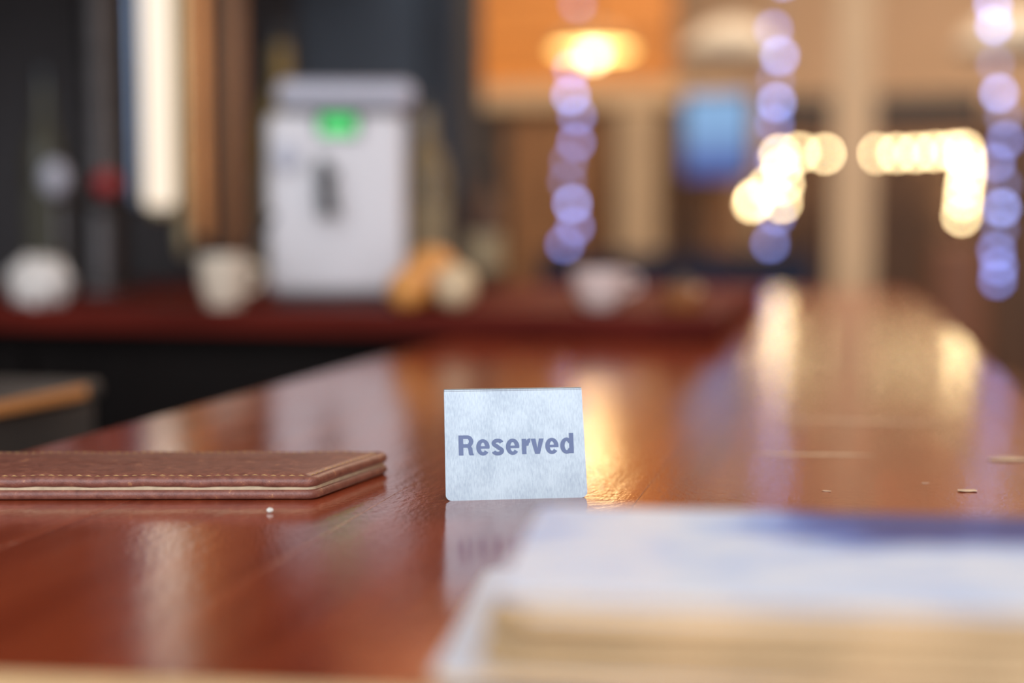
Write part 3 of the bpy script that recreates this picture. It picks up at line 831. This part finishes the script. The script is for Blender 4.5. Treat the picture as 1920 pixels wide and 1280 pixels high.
# doorway lintel and brown opening behind the pillar
YD = 7.6
l0, l1 = at(1478, 182, YD), at(1846, 222, YD)
dr = thing('door_1', None, None, (0, 0, 0), kind='structure')
zl = l1.z
obj('lintel', box(l0.x - 0.1, l1.x, YD, YD + 0.12, l1.z, l0.z, 0.01), M_NAVY, dr)
xs = [at(v, 400, YD).x for v in (1466, 1560, 1640, 1725, 1812)]
for i in range(4):
    obj('leaf', box(xs[i] + 0.006, xs[i + 1] - 0.006, YD + 0.05, YD + 0.10, 0.02, zl - 0.012, 0.006), M_DKBROWN, dr)
obj('head', box(xs[0], l1.x, YD - 0.001, YD + 0.04, at(1600, 300, YD).z, zl - 0.002, 0.004), M_DKBROWN, dr)
for i in range(5):
    obj('jamb', box(xs[i] - 0.03, xs[i] + 0.03, YD, YD + 0.12, 0, zl - 0.002, 0.004), M_DKBROWN, dr)
struct('wall_side', box(at(1848, 300, YD).x, XR, YD + 0.02, YD + 0.12, 0, zl + 0.02), M_DKBROWN)
# tan leather armchair back
Ya = 5.4
c0 = at(1800, 455, Ya)
ch = thing('armchair', 'tan leather chair beyond the far right end of the bar', 'chair', (c0.x, Ya, 0))
obj('backrest', box(-0.10, 0.10, -0.03, 0.03, 0.62, c0.z, 0.028, seg=3), M_TERRA, ch)
obj('seat', box(-0.20, 0.20, -0.42, 0.02, 0.60, 0.68, 0.025, seg=3), M_TERRA, ch)
for sx in (-1, 1):
    for sy in (-0.38, -0.02):
        obj('leg', tube([(sx * 0.17, sy, 0.60), (sx * 0.19, sy, 0.0)], 0.014, 8), M_DKBROWN, ch)

# ------------------------------------------------------------------ lamps
def pendant(px, py, Y, r, label, shade_m, warm, power, glowm=None, bulbr=0.045, bulbm=None):
    p = at(px, py, Y)
    t = thing('pendant_lamp', label, 'lamp', (p.x, Y, p.z), 0, 'pendant lamps in the far room')
    obj('shade', lathe([(r, 0.0), (r * 0.985, 0.012), (r * 0.85, r * 0.30), (r * 0.45, r * 0.55), (r * 0.14, r * 0.62), (r * 0.13, r * 0.62 - 0.006), (r * 0.44, r * 0.53), (r * 0.83, r * 0.28), (r * 0.965, 0.010), (r * 0.98, 0.0)], 40), shade_m, t, True)
    obj('flex', tube([(0, 0, r * 0.6), (0, 0, ZC - p.z)], 0.004, 8), M_DCABLE, t)
    obj('ceiling_rose', lathe([(0.05, ZC - p.z), (0.05, ZC - p.z - 0.02), (0, ZC - p.z - 0.025)], 20), M_BLACKMETAL, t, True)
    if glowm:
        obj('diffuser', lathe([(0, 0.002), (r * 0.94, 0.002), (r * 0.94, 0.008), (0, 0.008)], 40), glowm, t)
    bm = bmesh.new(); bmesh.ops.create_uvsphere(bm, u_segments=20, v_segments=12, radius=bulbr)
    bmesh.ops.translate(bm, verts=bm.verts, vec=(0, 0, -0.01))
    obj('bulb', bm, bulbm or glow('hot_bulb', (1.0, 0.80, 0.42), 9), t, True)
    if power:
        l = bpy.data.lights.new('lamp_light', 'POINT'); l.energy = power; l.color = warm; l.shadow_soft_size = 0.08
        lo = bpy.data.objects.new('lamp_light', l); C.objects.link(lo); lo.parent = t; lo.location = (0, 0, -0.12)
pendant(1112, 96, 5.2, 0.155, 'amber pendant lamp with a glowing underside in front of the orange boards', mat('amber_enamel', (0.55, 0.24, 0.06), 0.35, var=0.1), (1.0, 0.62, 0.28), 2.0, glow('amber_diffuser', (1.0, 0.64, 0.18), 5.5), 0.030)
pendant(820, -100, 2.05, 0.17, 'unseen copper pendant lamp hanging above the back counter beside the partition end', M_COPPER, (1.0, 0.5, 0.22), 0, glow('added_orange_diffuser', (1.0, 0.36, 0.14), 1.1), 0.03, glow('added_orange_bulb', (1.0, 0.40, 0.16), 1.5))  # out of view, added to account for the orange glow on the bar
def dome(px, py, Y, r, label):
    p = at(px, py, Y)
    t = thing('pendant_lamp', label, 'lamp', (p.x, Y, p.z), 0, 'pendant lamps in the far room')
    obj('shade', lathe([(r, 0.0), (r * 0.99, 0.02), (r * 0.85, r * 0.35), (r * 0.45, r * 0.62), (r * 0.10, r * 0.72), (r * 0.09, r * 0.70), (r * 0.44, r * 0.60), (r * 0.83, r * 0.33), (r * 0.97, 0.02), (r * 0.985, 0)], 40), M_LAMPW, t, True)
    obj('flex', tube([(0, 0, r * 0.7), (0, 0, ZC - p.z)], 0.004, 8), M_DCABLE, t)
    bm = bmesh.new(); bmesh.ops.create_uvsphere(bm, u_segments=20, v_segments=12, radius=0.04)
    bmesh.ops.translate(bm, verts=bm.verts, vec=(0, 0, r * 0.45))
    obj('bulb', bm, M_LAMPW, t, True)
dome(1372, 108, 6.0, 0.22, 'white dome pendant lamp above the blue television')
dome(1905, 95, 6.2, 0.24, 'white dome pendant lamp at the upper right behind the light strand')
# unseen warm area lights under the ceiling, added to brighten the far room
area('ceiling_fill_far', (0.0, 6.3, ZC - 0.03), (0.0, 6.9, 0), 5.5, 0.8, 120, (1.0, 0.76, 0.52))
area('ceiling_fill_middle', (0.3, 3.4, ZC - 0.03), (0.3, 3.9, 0), 2.5, 0.8, 120, (1.0, 0.78, 0.56))

# ------------------------------------------------------------------ fairy light strands
def strand(pts, Y, label, r, mats, group, cat='light string'):
    ps = [at(px, py, Y) for px, py, k in pts]
    t = thing('light_strand', label, cat, (ps[0].x, Y, ZC), 0, group)
    loc = [Vector((p.x - ps[0].x, 0, p.z - ZC)) for p in ps]
    path = [Vector((loc[0].x, 0, 0))] + [l + Vector((0.0, r * 1.15, 0)) for l in loc]
    obj('cable', tube(path, 0.0025, 6), M_CABLE, t)
    bm = bmesh.new(); bmesh.ops.create_uvsphere(bm, u_segments=14, v_segments=10, radius=r)
    protos = {}
    for (px, py, k), l in zip(pts, loc):
        if k not in protos:
            me = bpy.data.meshes.new('bulb'); bm.to_mesh(me); me.materials.append(mats[k]); protos[k] = me
        o = bpy.data.objects.new('bulb', protos[k]); C.objects.link(o); o.parent = t; o.location = l
    bm.free()
COOL = (0.22, 0.32, 1.0)
cool = {0: glow('cool_bulb_dim', COOL, 2.6), 1: glow('cool_bulb', COOL, 6.2), 2: glow('cool_bulb_bright', (0.30, 0.40, 1.0), 11.5)}
GR = 'cool fairy light strands hanging in the far room'
strand([(1083, -70, 1), (1083, 8, 0), (1072, 129, 1), (1070, 179, 2), (1082, 217, 1), (1080, 267, 1), (1066, 303, 0), (1063, 340, 0), (1073, 382, 2), (1078, 425, 1), (1059, 458, 1)], 4.7, 'strand of cool white fairy lights hanging below the amber pendant lamp', 0.013, cool, GR)
strand([(1468, -36, 2), (1450, 55, 1), (1462, 105, 2), (1454, 150, 0), (1456, 192, 2), (1452, 232, 1), (1452, 300, 1), (1455, 405, 1), (1444, 457, 1)], 4.7, 'strand of cool white fairy lights hanging left of the broad pillar', 0.013, cool, GR)
strand([(1862, 8, 2), (1864, 48, 2), (1866, 120, 0), (1873, 175, 2), (1882, 218, 0), (1886, 262, 1), (1867, 305, 1), (1880, 345, 0), (1878, 390, 2), (1875, 430, 0), (1868, 470, 1), (1872, 500, 1), (1870, 525, 1)], 4.4, 'strand of cool white fairy lights hanging at the far right', 0.012, cool, GR)

def garland():
    Y = YD - 0.030
    warm = {0: glow('warm_bulb', (1.0, 0.76, 0.40), 36), 1: glow('warm_bulb_dim', (1.0, 0.50, 0.16), 4.5)}
    pts = [(1410, 382, 0), (1414, 372, 0), (1440, 350, 0), (1466, 380, 0), (1470, 345, 0), (1466, 315, 0), (1462, 290, 0), (1500, 286, 0), (1547, 288, 0), (1595, 292, 0), (1644, 288, 0), (1682, 287, 0), (1718, 286, 0), (1752, 284, 0), (1785, 282, 0), (1808, 281, 0), (1812, 302, 0), (1812, 326, 0), (1808, 350, 0), (1806, 376, 0), (1803, 405, 0)]
    ps = [at(a_, b_, Y) for a_, b_, k in pts]
    t = thing('bulb_garland', 'garland of warm yellow bulbs framing the doorway behind the pillar', 'light string', tuple(ps[0]))
    loc = [p - ps[0] for p in ps]
    r = 0.016
    obj('cable', tube([l + Vector((0, r * 1.2, 0)) for l in loc], 0.004, 6), M_DCABLE, t)
    bm = bmesh.new(); bmesh.ops.create_uvsphere(bm, u_segments=14, v_segments=10, radius=r)
    me = bpy.data.meshes.new('bulb'); bm.to_mesh(me); bm.free(); me.materials.append(warm[0])
    for l in loc:
        o = bpy.data.objects.new('bulb', me); C.objects.link(o); o.parent = t; o.location = l
garland()
